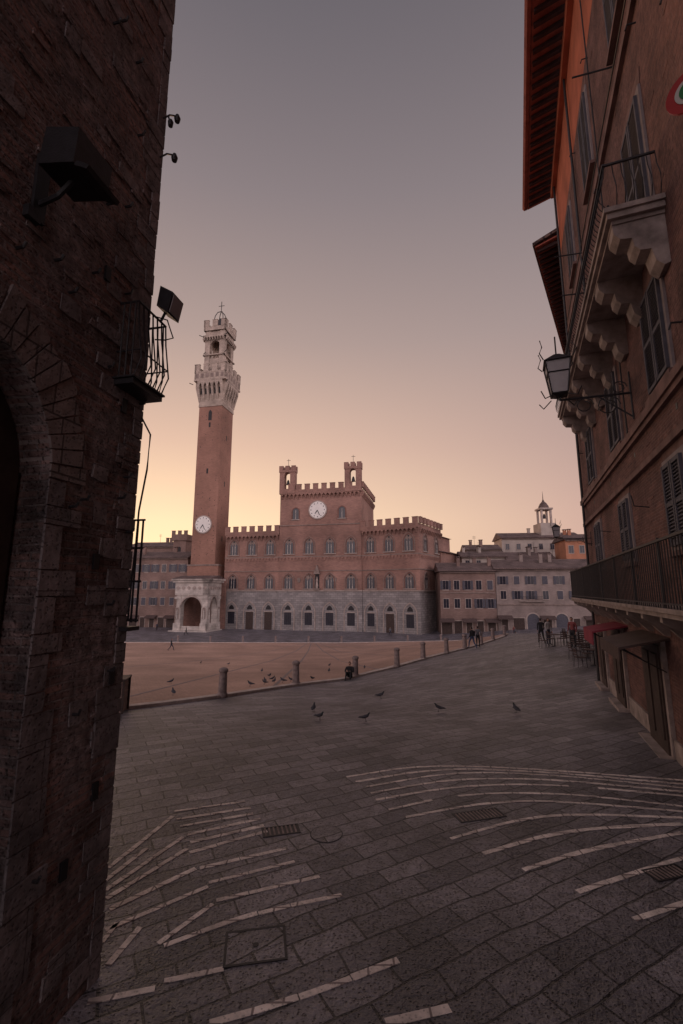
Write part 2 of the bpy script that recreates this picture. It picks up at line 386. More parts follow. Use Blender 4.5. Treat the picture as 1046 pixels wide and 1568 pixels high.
pal=bpy.data.objects.new('palazzo_pubblico',None); S.collection.objects.link(pal)
def segment(name,A,B,depth,ztop,bays,high=False,side=False,doors=()):
    L=math.hypot(B[0]-A[0],B[1]-A[1]); ang=math.atan2(B[1]-A[1],B[0]-A[0])
    t=Thing(name,(A[0],A[1],0),ang)
    zc=ztop-1.3
    t('stone_ground_storey','pal_stone').box(-.02,L+.02,-.12,depth,-12,0)
    t('brick_walls','pal_brick').box(0,L,0,depth,0,zc-1)
    t('parapet_walls','pal_brick').box(-.0,L+.0,-.55,depth,zc-1,zc)
    faces=[(0,0,0,L,bays)]
    if side: faces.append((L,0,math.pi/2,depth,2))
    for (ox,oy,a,LL,nb) in faces:
        t.T=(ox,oy,a); main=(a==0)
        t('string_courses','trim').box(-.1,LL+.1,-.3,.02,-.1,.18)
        t('string_courses_mid','tymp').box(0,LL,-.16,.02,4.75,4.92)
        t('string_courses_mid','tymp').box(0,LL,-.18,.02,8.2,8.42)
        corbels(t,0,LL,zc-2.3,zc-1,.55,1.05)
        corbels(t,0,LL,7.3,8.2,.16,.85,'blind_arcade')
        merlons(t('merlons','pal_brick'),0,LL,-.55,-.05,zc,1.3)
        if high and main:
            t('string_courses_mid','tymp').box(0,LL,-.16,.02,16.0,16.2)
        bw=LL/nb
        for k in range(nb):
            cx=bw*(k+.5)
            if main or not high:
                trifora(t,cx,.55,2.7,3.7); trifora(t,cx,9.0,2.7,4.1)
            if main: 
                t.T=(ox,oy-.12,a); ground_arch(t,cx,k in doors,3.5); t.T=(ox,oy,a)
    t.T=(0,0,0)
    if high:
        window_small(t,L*.2,17.6,1.6,2.9); window_small(t,L*.77,17.6,1.6,2.9); clock(t,L*.475,19.8,2.1)
        c0=L*.475
        t('niche_canopy','tymp').prism([(c0-.8,4.0),(c0+.8,4.0),(c0,6.2)],-.7,.0); t('niche_canopy','tymp').box(c0-.7,c0+.7,-.6,0,.2,.6)
        t('niche_recess','dark').box(c0-.5,c0+.5,-.1,.0,.6,4.0); t('niche_statue','trim').lathe(c0,-.3,[(.3,.6),(.35,1.2),(.25,2.2),(.3,2.6),(.12,2.9),(.17,3.15),(.08,3.4)],8)
        for q in (-4.6,-2.4,2.4,4.4):
            z=2.6 if abs(q)>4 else 3.2
            t('coat_of_arms','tymp').prism([(c0+q-.4,z+.5),(c0+q+.4,z+.5),(c0+q+.35,z-.3),(c0+q,z-.7),(c0+q-.35,z-.3)],-.15,0)
        for x0 in (-.1,L-4.0):
            mb=t('bell_turrets','pal_brick')
            mb.box(x0,x0+1.3,-.7,.9,zc-1,zc+4.6); mb.box(x0+2.8,x0+4.1,-.7,.9,zc-1,zc+4.6)
            mb.box(x0-.12,x0+4.22,-.85,1.05,zc+4.6,zc+5.2); mb.band(rarch(x0+2.05,zc+3.2,zc+3.85,1.5),[(x0+1.3,zc+3.2)]+[(x0+1.3+1.5*min(1,max(0,k/10)),zc+4.6) for k in range(11)]+[(x0+2.8,zc+3.2)],-.7,.9)
            mb.box(x0+1.3,x0+2.8,-.7,.9,zc-1,zc+.3)
            for m in range(3): mb.box(x0-.12+m*1.62,x0-.12+m*1.62+1.1,-.85,-.35,zc+5.2,zc+6.3); mb.box(x0-.12+m*1.62,x0-.12+m*1.62+1.1,.55,1.05,zc+5.2,zc+6.3)
            b=t('turret_bells','iron'); b.lathe(x0+2.05,.1,[(.5,zc+1.5),(.42,zc+1.8),(.28,zc+2.5),(.08,zc+2.8)],10); b.tube([(x0+2.05,.1,zc+5.2),(x0+2.05,.1,zc+8.3)],.05); b.tube([(x0+1.6,.1,zc+7.9),(x0+2.6,.1,zc+7.9)],.05)
    e=t.done(); e.parent=pal; return e
segment('left_wing',(-30,118),(-15.5,114.2),14,16.2,3,doors=(1,2))
segment('central_block',(-15.5,113.8),(4.8,109.3),20,26.4,4,high=True,side=True,doors=())
segment('right_wing',(4.8,109.6),(17.3,102.0),15,16.5,3,side=True,doors=(1,))
t=Thing('rear_wing',(24.5,112.8),math.atan2(12,8))
t('walls','pal_brick').box(0,16,0,10,-9.5,9.5); t('walls_upper','pal_brick').box(1,9,1,8,9.5,13.5)
t('roof','tile').prismx([(-.6,9.5),(5,11.2),(10.6,9.5)],-.5,16.5); t('upper_roof','tile').prismx([(.5,13.5),(4.5,15),(8.5,13.5)],.6,9.4)
for k in range(4): t('windows','glass').box(2+k*3.6,3.1+k*3.6,-.06,.05,3,5)
e=t.done(); e.parent=pal

# ------------------------------------------------------------ torre
t=Thing('torre_del_mangia',(-39.3,119.6),R(-12))
s=6.8; c=s/2
t('shaft','tower_brick').box(0,s,0,s,-9.5,50)
t('base','tower_brick').box(-.6,s+1.2,-.4,s+.6,-9.5,6.4)
t('string_courses','tymp').box(-.75,s+1.35,-.55,s+.75,6.4,6.75)
for z in (12,27,40): 
    t('slit_windows','dark').box(c-.25,c+.25,-.03,.1,z+4,z+5.4); t('slit_windows','dark').box(s-.1,s+.03,c-.2,c+.2,z+1,z+2.4)
for q in range(60):
    z=random.uniform(9,49); x=random.choice((.9,2.3,4.4,5.9))+random.uniform(-.1,.1); t('putlog_holes','dark').box(x,x+.16,-.02,.1,z,z+.2)
    y=random.choice((.9,2.3,4.4,5.9)); t('putlog_holes','dark').box(s-.1,s+.02,y,y+.16,z,z+.2)
t('window_opening','dark').prism(arch(c,46,48,49,1.0),-.05,.1)
clock(t,3.1,17.2,2.15)
cr=t('crown_corbels','travertine')
cr.box(-.15,s+.15,-.15,s+.15,50,50.6)
cr.frustum(c,c,50.6,56.2,s/2+.1,s/2+.35)
for a,(ox,oy) in ((0,(0,0)),(math.pi/2,(s,0)),(math.pi,(s,s)),(-math.pi/2,(0,s))):
    t.T=(ox,oy,a); cr=t('crown_corbels','travertine')
    n=5
    for k in range(n+1):
        x=s*k/n; cr.prismx([(.1,51.5),(-.15,51.5),(-1.3,55.6),(-1.3,57.2),(.1,57.2)],x-.28,x+.28)
        if k<n: 
            x0,x1=x+.28,x+s/n-.28; m=(x0+x1)/2
            cr.prism([(x0,57.2),(x0,55.6),(x0+.1,56.1),(m,56.7),(x1-.1,56.1),(x1,55.6),(x1,57.2)],-1.3,-.9)
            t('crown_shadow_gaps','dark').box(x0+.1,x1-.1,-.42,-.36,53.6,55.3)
cr=None; t.T=(0,0,0)
t('gallery','travertine').box(-1.35,s+1.35,-1.35,s+1.35,57.2,57.7)
for a,(ox,oy) in ((0,(0,0)),(math.pi/2,(s,0)),(math.pi,(s,s)),(-math.pi/2,(0,s))):
    t.T=(ox,oy,a)
    t('gallery_parapet','travertine').box(-1.25,s+1.25,-1.25,-.85,57.7,59.6)
    t('gallery_band','travertine').box(-1.32,s+1.32,-1.32,-.8,59.6,59.9)
    for k in range(6): t('gallery_panels','tymp').box(-.9+k*1.5,.0+k*1.5,-1.28,-1.2,58.0,59.3)
    merlons(t('gallery_merlons','travertine'),-1.3,s+1.3,-1.3,-.8,59.9,2.1,1.5,1.1)
    b=t('bell_chamber','travertine'); q=.45; zb,zt=58,73.2
    b.box(q,q+1.5,q,q+1.5,zb,zt)
    b.band(rarch(c,61,68.6,s-2*q-3.0-.0,12),[(q+1.45,61)]+[(q+1.45+(s-2*q-2.9)*k/12,73.2) for k in range(13)]+[(s-q-1.45,61)],q+.15,q+.9)
    b.box(q+1.5,s-q-1.5,q+.15,q+.9,58,64.6)
    t('chamber_cornice','travertine').box(q-.5,s-q+.5,q-.5,q+.3,71.0,71.5)
    t('chamber_cornice','travertine').box(q-.35,s-q+.35,q-.35,q+.3,65.4,65.7)
    corbels(t,0.2,s-.2,70,71,.4,.8,'chamber_corbels','travertine')
    t('chamber_cornice','travertine').box(q-.4,s-q+.4,q-.4,q+.1,73.0,74.2)
    merlons(t('top_merlons','travertine'),q-.45,s-q+.45,q-.45,q,74.2,1.9,1.5,1.0)
t.T=(0,0,0)
t('chamber_floor','travertine').box(.6,s-.6,.6,s-.6,72.8,73.6)
ir=t('bell_frame','iron')
for a in range(4):
    an=a*math.pi/2+math.pi/4
    ir.tube([(c+2.0*math.cos(an)*f_,c+2.0*math.sin(an)*f_,z) for f_,z in ((1,73.6),(1,77),(.85,78.8),(.5,80.2),(0,80.8))],.12)
ir.tube([(c,c,80.8),(c,c,84)],.1); ir.tube([(c-.9,c,82.6),(c+.9,c,82.6)],.08)
ir.lathe(c,c,[(1.2,75.6),(1.0,76.2),(.8,77.6),(.5,78.3),(.1,78.6)],14)
for z,k in ((56.2,1.35),(66,-.3),(71.2,.0)):
    for dx in (-k-.1,s+k+.1): ir.tube([(dx,-k,z),(dx+(.9 if dx>0 else -.9),-k-.5,z+.3)],.1)
t.done()

# ------------------------------------------------------------ cappella
t=Thing('cappella_di_piazza',(-39.3,110.0),R(-13))
W=8.4;D=6.2
for ox,oy,a,LL in ((0,0,0,W),(W,0,math.pi/2,D)):
    t.T=(ox,oy,a)
    p=t('piers','white_marble')
    for x in (0,LL-1.5):
        p.box(x,x+1.5,0,1.5,-9.4,-1.0) if not (a and x==0) else None
        p.box(x-.15,x+1.65,-.15,.2,-9.4,-7.4); p.box(x-.12,x+1.62,-.12,.2,-1.9,-1.3)
        t('niches','tymp').prism(rarch(x+.75,-6.4,-4.2,.7,6),-.03,.1)
        t('niche_frames','trim').band(rarch(x+.75,-6.4,-4.2,.7,6),rarch(x+.75,-6.4,-4.2,1.0,6),-.12,.1)
        t('niche_statues','white_marble').lathe(x+.75,-.12,[(.2,-6.4),(.22,-5.6),(.16,-4.9),(.2,-4.7),(.07,-4.5),(.1,-4.35),(.04,-4.2)],8)
    w=LL-3; cx=LL/2
    sp=-4.0
    t('arches','white_marble').band(rarch(cx,sp,sp+.02,w,14,rz=2.6),[(cx-w/2,sp)]+[(cx-w/2+w*k/14,-.9) for k in range(15)]+[(cx+w/2,sp)],.1,1.2)
    t('arch_moulding','trim').band(rarch(cx,sp,sp+.02,w,14,rz=2.6),rarch(cx,sp,sp+.02,w+.6,14,rz=2.95),-.0,.3)
    t('frieze','white_marble').box(-.1,LL+.1,-.1,1.3,-.95,2.0)
    t('parapet_screen','white_marble').box(1.5,LL-1.5,.3,.6,-9.4,-8.1)
    for k in range(6):
        x=LL*(k+.5)/6; t('frieze_panels','trim').disc(x,.7,.42,-.2,.0,14)
    t('cornice','white_marble').box(-.5,LL+.5,-.5,1.3,2.0,2.5); t('cornice_top','white_marble').box(-.8,LL+.8,-.8,1.3,2.5,2.85)
t.T=(0,0,0)
t('back_wall','pal_brick').box(0,.4,0,D+3,-9.4,-1); t('back_wall2','pal_brick').box(0,W,D+2.5,D+3,-9.4,2)
t('ceiling','trim').box(.3,W-.3,.3,D,-.9,-.6)
t('roof','tile').prismx([(-.9,2.85),(D*.6,3.7),(D+1,2.85)],-.8,W+.8)
t('altar_fresco','p_brown').box(2,6,D+2.3,D+2.45,-8,-4)
t('steps','white_marble').box(-.8,W+.8,-1.0,D,-9.4,-9.05)
t.done()

# ------------------------------------------------------------ ordinary houses
def house(name,A,B,depth,z0,z1,rows,mat,roofh=2,cols=6,ww=1.1,wh=1.8,shut=None,trimmat='trim',arches=(),doorrow=True,jit=.0,awn=2):
    L=math.hypot(B[0]-A[0],B[1]-A[1]); ang=math.atan2(B[1]-A[1],B[0]-A[0])
    t=Thing(name,(A[0],A[1],0),ang)
    t('walls','%s'%mat).box(0,L,0,depth,z0-1,z1)
    t('roof','tile').prismx([(-.8,z1-.02),(-.8,z1+.18),(depth/2,z1+roofh),(depth+.8,z1+.18),(depth+.8,z1-.02)],-.4,L+.4)
    t('eave_cornice','tymp').box(0,L,-.35,0,z1-.35,z1-.03)
    for zz in rows:
        for k in range(cols):
            x=L*(k+.5)/cols+random.uniform(-jit,jit)
            t('window_frames',trimmat).box(x-ww/2-.14,x+ww/2+.14,-.07,.02,zz-.2,zz+wh+.14)
            t('window_glass','glass').box(x-ww/2,x+ww/2,-.1,.02,zz,zz+wh)
            t('window_mullions','shutter_w').box(x-.025,x+.025,-.13,-.09,zz,zz+wh)
            if shut and random.random()<.75:
                if random.random()<.3: t('shutters','shutter').box(x-ww/2,x+ww/2,-.16,-.1,zz,zz+wh)
                else:
                    for sg in (-1,1): t('shutters','shutter').box(x+sg*(ww*.78)-ww*.24,x+sg*(ww*.78)+ww*.24,-.14,-.03,zz,zz+wh)
    if doorrow:
        n=cols
        for k in range(n):
            x=L*(k+.5)/n
            if k in arches:
                t('door_arches',trimmat).band(rarch(x,z0,z0+2.3,2.4),rarch(x,z0,z0+2.3,2.9),-.12,.02); t('arched_doors','shutter').prism(rarch(x,z0,z0+2.3,2.38),-.05,.02)
            else:
                dw=random.choice((.6,.8,1.1))
                t('door_frames',trimmat).box(x-dw-.16,x+dw+.16,-.08,.02,z0-.5,z0+2.7); t('doors','wood').box(x-dw,x+dw,-.12,.02,z0-.5,z0+2.55)
                if awn and k%awn==0: t('awnings','awn_d').prismx([(-.02,z0+3.1),(-1.5,z0+2.5),(-1.5,z0+2.3),(-.02,z0+2.9)],x-1.5,x+1.5)
    for k in range(3):
        x=L*random.uniform(.05,.92); y=depth*random.uniform(.2,.5); t('chimneys',mat).box(x,x+.7,y,y+.7,z1,z1+roofh+.9); t('chimney_caps','tile').box(x-.12,x+.82,y-.12,y+.82,z1+roofh+1.1,z1+roofh+1.25)
        for q in (0,.55): t('chimney_posts',mat).box(x+q,x+q+.15,y,y+.7,z1+roofh+.9,z1+roofh+1.1)
    x=L*random.uniform(.3,.7); a_=t('antenna','iron'); a_.tube([(x,depth/2,z1),(x,depth/2,z1+roofh+2.6)],.035); 
    for q in range(3): a_.tube([(x-.5,depth/2,z1+roofh+1.8+q*.3),(x+.5,depth/2,z1+roofh+1.8+q*.3)],.025)
    return t
t=house('brick_row_house',(21.5,101),(33.2,99.8),10,-8.9,4.2,(.3,-3.6),'p_brown',2.2,5,1.1,1.9,shut=True); t('string_course','tymp').box(0,11.7,-.12,.0,-.5,-.3); t.done()
t=house('plastered_row_house',(33.3,99.8),(53,96.5),10,-8.2,4.6,(1.4,-1.7),'p_pink',2.4,7,1.1,1.7,shut=True,arches=(2,4),awn=3)
t('string_course','tymp').box(0,19.9,-.15,.0,-3.0,-2.75); t('balcony_slab','trim').box(4.6,9.5,-.7,0,-2.2,-2.05); t('balcony_rail','iron').box(4.6,9.5,-.7,-.66,-1.2,-1.15)
for k in range(24): t('balcony_bars','iron').box(4.65+k*.21,4.67+k*.21,-.69,-.67,-2.05,-1.2)
t.done()
house('cream_house',(45,128),(66,126),9,-5,14.6,(11.4,7.7),'p_cream',2,7,1,1.6,doorrow=False).done()
house('orange_house',(54,110),(66,108),9,-5,12.2,(9.0,5.4),'p_orange',1.8,5,1,1.7,doorrow=False).done()
house('low_cream_house',(31,118),(42,117),9,-5,8.6,(6.2,),'p_cream',1.8,4,1,1.5,doorrow=False).done()
house('tiled_house',(34,125),(43,124),8,-5,11.0,(8.5,),'p_brown',1.8,3,1,1.5,doorrow=False).done()
house('far_house',(42,116),(53,114.5),8,-5,7.6,(5.2,),'p_pink',2.4,5,1,1.5,doorrow=False).done()
house('brick_town_house',(-66,124),(-40.5,121),12,-9.3,8.6,(5.0,.6,-3.6),'p_brown',2.2,10,1.1,1.9,shut=True,jit=.1).done()
house('rear_town_house',(-66,142),(-46,140),10,-9,13.4,(9.6,),'p_brown',2,6,1,1.6,doorrow=False).done()
t=Thing('brick_turret',(-49.5,134),R(-8)); t('walls','p_brown').box(0,4,0,4,-9,15.6); t('corbelled_top','p_brown').box(-.4,4.4,-.4,4.4,14.6,16.4); merlons(t('merlons','p_brown'),-.4,4.4,-.4,0,16.4,1.0,1,.8); t('window','dark').prism(rarch(2,11,12.3,1),-.05,.1); t.done()
t=Thing('church_belfry',(58.5,128),0)
t('base','p_cream').box(-2.2,2.2,0,5,10,19.0)
for x in (-1.5,1.1):
    for y in (0.8,3.4): t('belfry_piers','trim').box(x,x+.5,y,y+.5,19.0,23)
t('belfry_cornice','trim').box(-1.8,1.9,.5,4.2,23,23.5)
t('dome','tile').lathe(.05,2.35,[(1.5,23.5),(1.35,24.2),(.9,25),(.35,25.6),(.12,26.2),(.03,28.6)],12); t('bell','iron').lathe(.05,2.35,[(.5,20.6),(.4,21),(.25,21.8),(.05,22)],10); t.done()

# ------------------------------------------------------------ right-hand building
t=Thing('balconied_palace',(2.737,-1.046,0),R(69.1))
w=t('walls','near_r'); w.box(-9,22.3,-9,0,-4.4,16.3)
t('upper_walls','glow_tint_r').box(-9,22.3,-9,0,16.3,20.0)
t('ledges','ledge').box(-9,22.42,0,.14,3.72,3.9); t('ledges','ledge').box(-9,22.40,0,.09,3.6,3.72); t('ledges','ledge').box(-9,22.38,0,.11,2.76,2.9)
t('ledges','ledge').box(-9,22.38,0,.10,11.7,11.9)
def shutter_win(sx,z0,h,wd=1.15):
    t('window_surrounds','shutter_w').box(sx-wd/2-.12,sx+wd/2+.12,0,.05,z0-.1,z0+h+.12)
    t('window_sills','ledge').box(sx-wd/2-.2,sx+wd/2+.2,0,.14,z0-.2,z0-.1)
    for a,b in ((sx-wd/2,sx-.02),(sx+.02,sx+wd/2)):
        fr=t('shutters','shutter')
        fr.box(a,a+.07,.05,.11,z0,z0+h); fr.box(b-.07,b,.05,.11,z0,z0+h)
        for zz in (z0,z0+h*.5-.04,z0+h-.08): fr.box(a+.07,b-.07,.05,.105,zz,zz+.08)
        n=int(h/.075)
        sl=t('shutter_slats','shutter')
        for k in range(n):
            z=z0+.08+k*(h-.16)/n; sl.prismx([(.052,z+.05),(.06,z+.062),(.1,z+.012),(.092,z)],a+.07,b-.07)
    t('window_voussoirs','ledge').prism([(sx-wd/2-.12,z0+h+.14),(sx+wd/2+.12,z0+h+.14),(sx+wd/2+.22,z0+h+.42),(sx,z0+h+.52),(sx-wd/2-.22,z0+h+.42)],0,.018)
for sx in (5.5,10.2,14.6,19.2):
    shutter_win(sx,4.1,2.0,1.3); shutter_win(sx-.1,.85,1.6,1.1)
    shutter_win(sx-.1,7.15,2.9,1.3); shutter_win(sx-.1,12.9,2.6,1.25)
random.seed(21)
for q in range(260):
    x=random.uniform(2,22); z=random.uniform(-3,16); l=random.uniform(.16,.3)
    t('proud_bricks','near_r').box(x,x+l,0,random.uniform(.004,.012),z,z+random.choice((.055,.06,.13)))
for k in range(18):
    sx=3+k*1.1; z=random.choice((-.9,.2,3.2,6.4)) ; t('putlog_holes','dark').box(sx,sx+.1,0,.006,z+.1,z+.22)
def railing(t,x0,x1,y,z0,h,belly=.0,pitch=.13,returns=True,yw=0.05):
    r=t('railing_bars','iron'); n=int((x1-x0)/pitch)
    def bar(px,py,ox,oy):
        r.tube([(px,py,z0),(px+ox*belly*.9,py+oy*belly*.9,z0+h*.2),(px+ox*belly,py+oy*belly,z0+h*.4),(px+ox*belly*.15,py+oy*belly*.15,z0+h*.75),(px,py,z0+h)] if belly else [(px,py,z0),(px,py,z0+h)],.010,4)
    for k in range(n+1): bar(x0+(x1-x0)*k/n,y,0,1)
    if returns:
        m=max(2,int((y-yw)/pitch))
        for k in range(m):
            yy=yw+(y-yw)*k/m; bar(x0,yy,-1,0); bar(x1,yy,1,0)
    rr=t('handrails','iron')
    rr.box(x0-.03,x1+.03,y-.025,y+.03,z0+h,z0+h+.04); rr.box(x0-.02,x1+.02,y-.02,y+.02,z0+.06,z0+.085)
    if returns:
        for x in (x0,x1): rr.box(x-.02,x+.02,yw,y-.026,z0+h+.002,z0+h+.038)
b=t('upper_balcony_slab','balc_stone'); b.box(8.87,19.9,.002,.94,6.92,7.04); b.box(8.82,19.95,.002,.99,7.04,7.14); b.box(8.95,19.82,.002,.86,6.84,6.92)
for k in range(7):
    x=9.2+k*(19.55-9.2)/6
    t('balcony_corbels','balc_stone').prismx([(0,5.86),(.1,5.82),(.22,5.95),(.27,6.2),(.44,6.22),(.53,6.33),(.55,6.5),(.74,6.53),(.84,6.66),(.85,6.84),(0,6.84)],x-.22,x+.22)
railing(t,8.9,19.87,.9,7.14,.95,.14,.14)
b=t('lower_balcony_slab','balc_stone'); b.box(1,22.4,.002,.8,-.42,-.34); b.box(1,22.4,.002,.84,-.34,-.27)
for k in range(17):
    x=1.4+k*1.3
    t('stone_brackets','balc_stone').prismx([(0,-.95),(.1,-.93),(.3,-.72),(.6,-.6),(.74,-.52),(.74,-.42),(0,-.42)],x-.08,x+.08)
railing(t,1.1,22.3,.78,-.27,1.05,0,.14)
for k in range(12): t('rail_posts','iron').box(1.1+k*1.9,1.13+k*1.9,.76,.8,-.27,.85)
ev=t('eave_boards','eave'); ev.prismx([(-2,20.9),(1.26,20.0),(1.26,20.08),(-2,21.0)],-9,23.4)
t('roof','tile').prismx([(-5,21.95),(1.36,20.1),(1.36,20.26),(-5,22.2)],-9,23.5)
for k in range(74):
    x=-8.8+k*.435; t('rafters','rafter').prismx([(.0,20.15),(1.2,19.86),(1.2,20.0),(.0,20.34)],x,x+.12)
t('gutter','eave').prismx([(1.28,20.0),(1.42,19.98),(1.5,20.1),(1.5,20.16),(1.4,20.08),(1.28,20.08)],-9,23.4)
t('eave_cornice','glow_tint_r').box(-9,22.5,0,.2,19.5,20.0)
t('stone_base','balc_stone').box(-9,22.36,0,.05,-4.4,-3.1)
for sx,wd,h in ((9.5,1.3,2.2),(13.1,1.5,2.3),(17.3,1.3,2.3),(20.4,1.0,2.1)):
    t('door_frames','balc_stone').box(sx-wd/2-.15,sx+wd/2+.15,0,.09,-4.2,-3.5+h+.15)
    t('doors','wood').box(sx-wd/2,sx+wd/2,0,.13,-4.2,-3.5+h)
    for q in (-1,1): t('door_panels','wood').box(sx+q*wd/4-wd*.18,sx+q*wd/4+wd*.18,.13,.16,-3.2,-3.5+h-.2)
    t('thresholds','balc_stone').box(sx-wd/2-.2,sx+wd/2+.2,0,.35,-4.2,-3.5+.02)
t('awning_brown','awn_d').prismx([(.0,-.98),(.98,-1.22),(.98,-1.5),(.96,-1.5),(.94,-1.26),(0,-1.03)],11.8,14.2)
t('awning_red','awn_r').prismx([(.0,-1.0),(.95,-1.2),(.95,-1.6),(.93,-1.6),(.91,-1.24),(0,-1.05)],15.9,17.9)
for sx in (11.9,14.1,16.0,17.8): t('awning_arms','iron').tube([(sx,.1,-1.7),(sx,.9,-1.26)],.015)
ip=t('cables','iron')
ip.tube([(12.9,.12,3.9),(12.9,.12,8),(12.9,.10,13),(12.8,.12,19.5)],.02); ip.tube([(-5,.1,12.1),(22,.1,12.2)],.018)
ip.tube([(16.7,.1,7.2),(16.7,.1,19.5)],.045,8); ip.tube([(21.8,.12,-4),(21.8,.12,19.5)],.05,8)
for sx,z,l in ((10.9,12.6,.9),(16.5,11.8,1.0),(15.5,9.6,1.0)): ip.tube([(sx,0,z),(sx,l,z+.1)],.022)
for sx in (7.5,12.2,17,21): ip.tube([(sx,0,1.9),(sx,.3,1.95),(sx,.34,2.2)],.015)
for q in range(14):
    sx=random.uniform(6,22);z=random.choice((1.9,4.6,5.8,9.5,11.4,15.9)); ip.tube([(sx,0,z),(sx,.16,z+.02),(sx,.2,z-.1)],.018)
t.done()

def lantern(name,loc,wall,sc=1.0):
    """wall lantern: loc=lantern centre, wall=point where the scrolled arm meets the wall"""
    t=Thing(name,loc,R(69.1)); L=Vector(loc); Wv=Vector(wall)
    loc_w=Matrix.Rotation(-R(69.1),3,'Z')@(Wv-L); q=sc
    ir=t('iron_cage','iron')
    h0,h1=-.42*q,.28*q; r0,r1=.15*q,.24*q
    cor=[(-1,-1),(1,-1),(1,1),(-1,1)]
    for dx,dy in cor: ir.tube([(dx*r0,dy*r0,h0),(dx*r1,dy*r1,h1)],.016*q,5)
    for z,r in ((h0,r0),(h1,r1),((h0+h1)/2+.1*q,(r0+r1)/2+.01)):
        ring=[(dx*r,dy*r,z) for dx,dy in cor]; 
        for a,b in zip(ring,ring[1:]+ring[:1]): ir.tube([a,b],.014*q,5)
    ir.frustum(0,0,h1,h1+.2*q,r1*1.12,.05*q); ir.frustum(0,0,h0-.06*q,h0,.07*q,r0*1.05)
    ir.tube([(0,0,h1+.2*q),(0,0,h1+.62*q)],.016*q,5)
    t('glass_panes','lampglass').frustum(0,0,h0+.01,h1-.01,r0*.93,r1*.93)
    for dx,dy in cor:
        ir.tube([(dx*r1*1.15,dy*r1*1.15,h1),(dx*r1*1.45,dy*r1*1.45,h1+.12*q),(dx*r1*1.2,dy*r1*1.2,h1+.28*q),(dx*r1*1.35,dy*r1*1.35,h1+.42*q)],.012*q,5)
        ir.tube([(dx*r0,dy*r0,h0-.05*q),(dx*r0*2.0,dy*r0*2.0,h0-.16*q),(dx*r0*2.5,dy*r0*2.5,h0-.02*q)],.012*q,5)
    zb=h0-.12*q
    ir.tube([(0,0,zb),(loc_w.x,loc_w.y,loc_w.z)],.024*q,6); ir.tube([(0,0,zb),(0,0,h0)],.03*q,6)
    d=Vector((loc_w.x,loc_w.y,0))
    ln=d.length; d.normalize()
    for s0,rr,sg in ((.35,.17,-1),(.68,.22,-1),(.85,.14,1)):
        cc=d*(ln*s0); zc=zb+(loc_w.z-zb)*s0+sg*rr*q
        ir.tube([(cc.x+d.x*math.cos(a)*rr*q*(1-a*.06),cc.y+d.y*math.cos(a)*rr*q*(1-a*.06),zc+math.sin(a)*rr*q*(1-a*.06)) for a in [k*.6 for k in range(14)]],.012*q,5)
    ir.tube([(loc_w.x,loc_w.y,loc_w.z+.45*q),(loc_w.x,loc_w.y,loc_w.z-.55*q)],.02*q,5)
    ir.tube([(loc_w.x,loc_w.y,loc_w.z-.5*q),(loc_w.x*.55,loc_w.y*.55,zb+(loc_w.z-zb)*.55)],.016*q,5)
    t.done()
def RB(s,p,z): return (2.737+.357*s-.934*p,-1.046+.934*s+.357*p,z)
lantern('wall_lantern',RB(12.6,1.62,5.6),RB(12.6,.02,4.87),1.25)
lantern('wall_lantern',RB(21.2,1.3,2.5),RB(21.2,.02,2.15),.6)
t=Thing('round_hanging_sign',RB(5.75,.62,5.95),R(69.1+55))
t('disc','red').disc(0,0,.27,-.02,.02); t('white_ring','white').disc(0,0,.17,-.03,.03); t('emblem','green').disc(0,0,.12,-.04,.04); t('bracket','iron').tube([(0,0,.27),(0,0,.42),(.1,-.6,.42)],.012); t.done()

t=Thing('neighbouring_palace',(10.95,20.35,0),R(58))
t('walls','near_r').box(0,46,-9,0,-9,17.0)
t('eave_boards','eave').prismx([(-2,17.9),(1.1,17.3),(1.1,17.38),(-2,18)],-.2,46); t('roof','tile').prismx([(-5,19.2),(1.2,17.4),(1.2,17.56),(-5,19.4)],-.3,46)
for k in range(100): t('rafters','rafter').prismx([(0,17.3),(1.05,17.16),(1.05,17.3),(0,17.5)],k*.45,k*.45+.14)
for k in range(9):
    for z in (1,5,9.5,13.5): t('windows','glass').box(3+k*4.5,4.2+k*4.5,0,.06,z,z+1.9)
t('chimney','near_r').box(1,2,-2,-1,17.5,20.2); t.done()

# ------------------------------------------------------------ left-hand building
t=Thing('stone_arch_building',(-2.24,4.87,0),R(78))
x1=-1.135; wd=1.75; cx=x1-wd/2; zs=.95
ar=rarch(cx,-4.2,zs,wd,20,rz=1.0)
out=[(-9,-4.2)]+ar+[(0,-4.2),(0,15),(-9,15)]
t('walls','near_l').prism(out,0,.55)
t('inner_block','near_l').box(-9,-.001,.55,6,-4.2,14.99)
random.seed(5)
nv=26
for k in range(nv):
    a0=math.pi*k/nv+.006; a1=math.pi*(k+1)/nv-.006; r=wd/2; e_=random.uniform(.36,.46); pr=random.uniform(.012,.035)
    pts=[(cx-r*math.cos(a0),zs+1.0*math.sin(a0)),(cx-r*math.cos(a1),zs+1.0*math.sin(a1)),(cx-(r+e_)*math.cos(a1),zs+(1.0+e_)*math.sin(a1)),(cx-(r+e_)*math.cos(a0),zs+(1.0+e_)*math.sin(a0))]
    t('arch_voussoirs','vous').prism(pts,-pr,.3)
z=-4.2
while z<zs-.1:
    hh=random.choice((.16,.22,.3,.38)); w_=random.choice((.18,.3,.38)); t('jamb_stones','stone_l').box(x1,x1+w_,-random.uniform(.008,.028),.3,z,min(zs,z+hh)-.012); z+=hh
t('door','wood').prism(rarch(cx,-4.2,zs,wd-.02,16,rz=.99),.3,.4)
for k in range(5): t('door_boards','wood').box(cx-wd/2+.05+k*.34,cx-wd/2+.35+k*.34,.27,.31,-3.5,1.0)
def inarch(x,z): return x<x1+.42 and (z<zs+.2 or math.hypot((x-cx)/(wd/2+.5),(z-zs)/1.5)<1.05)
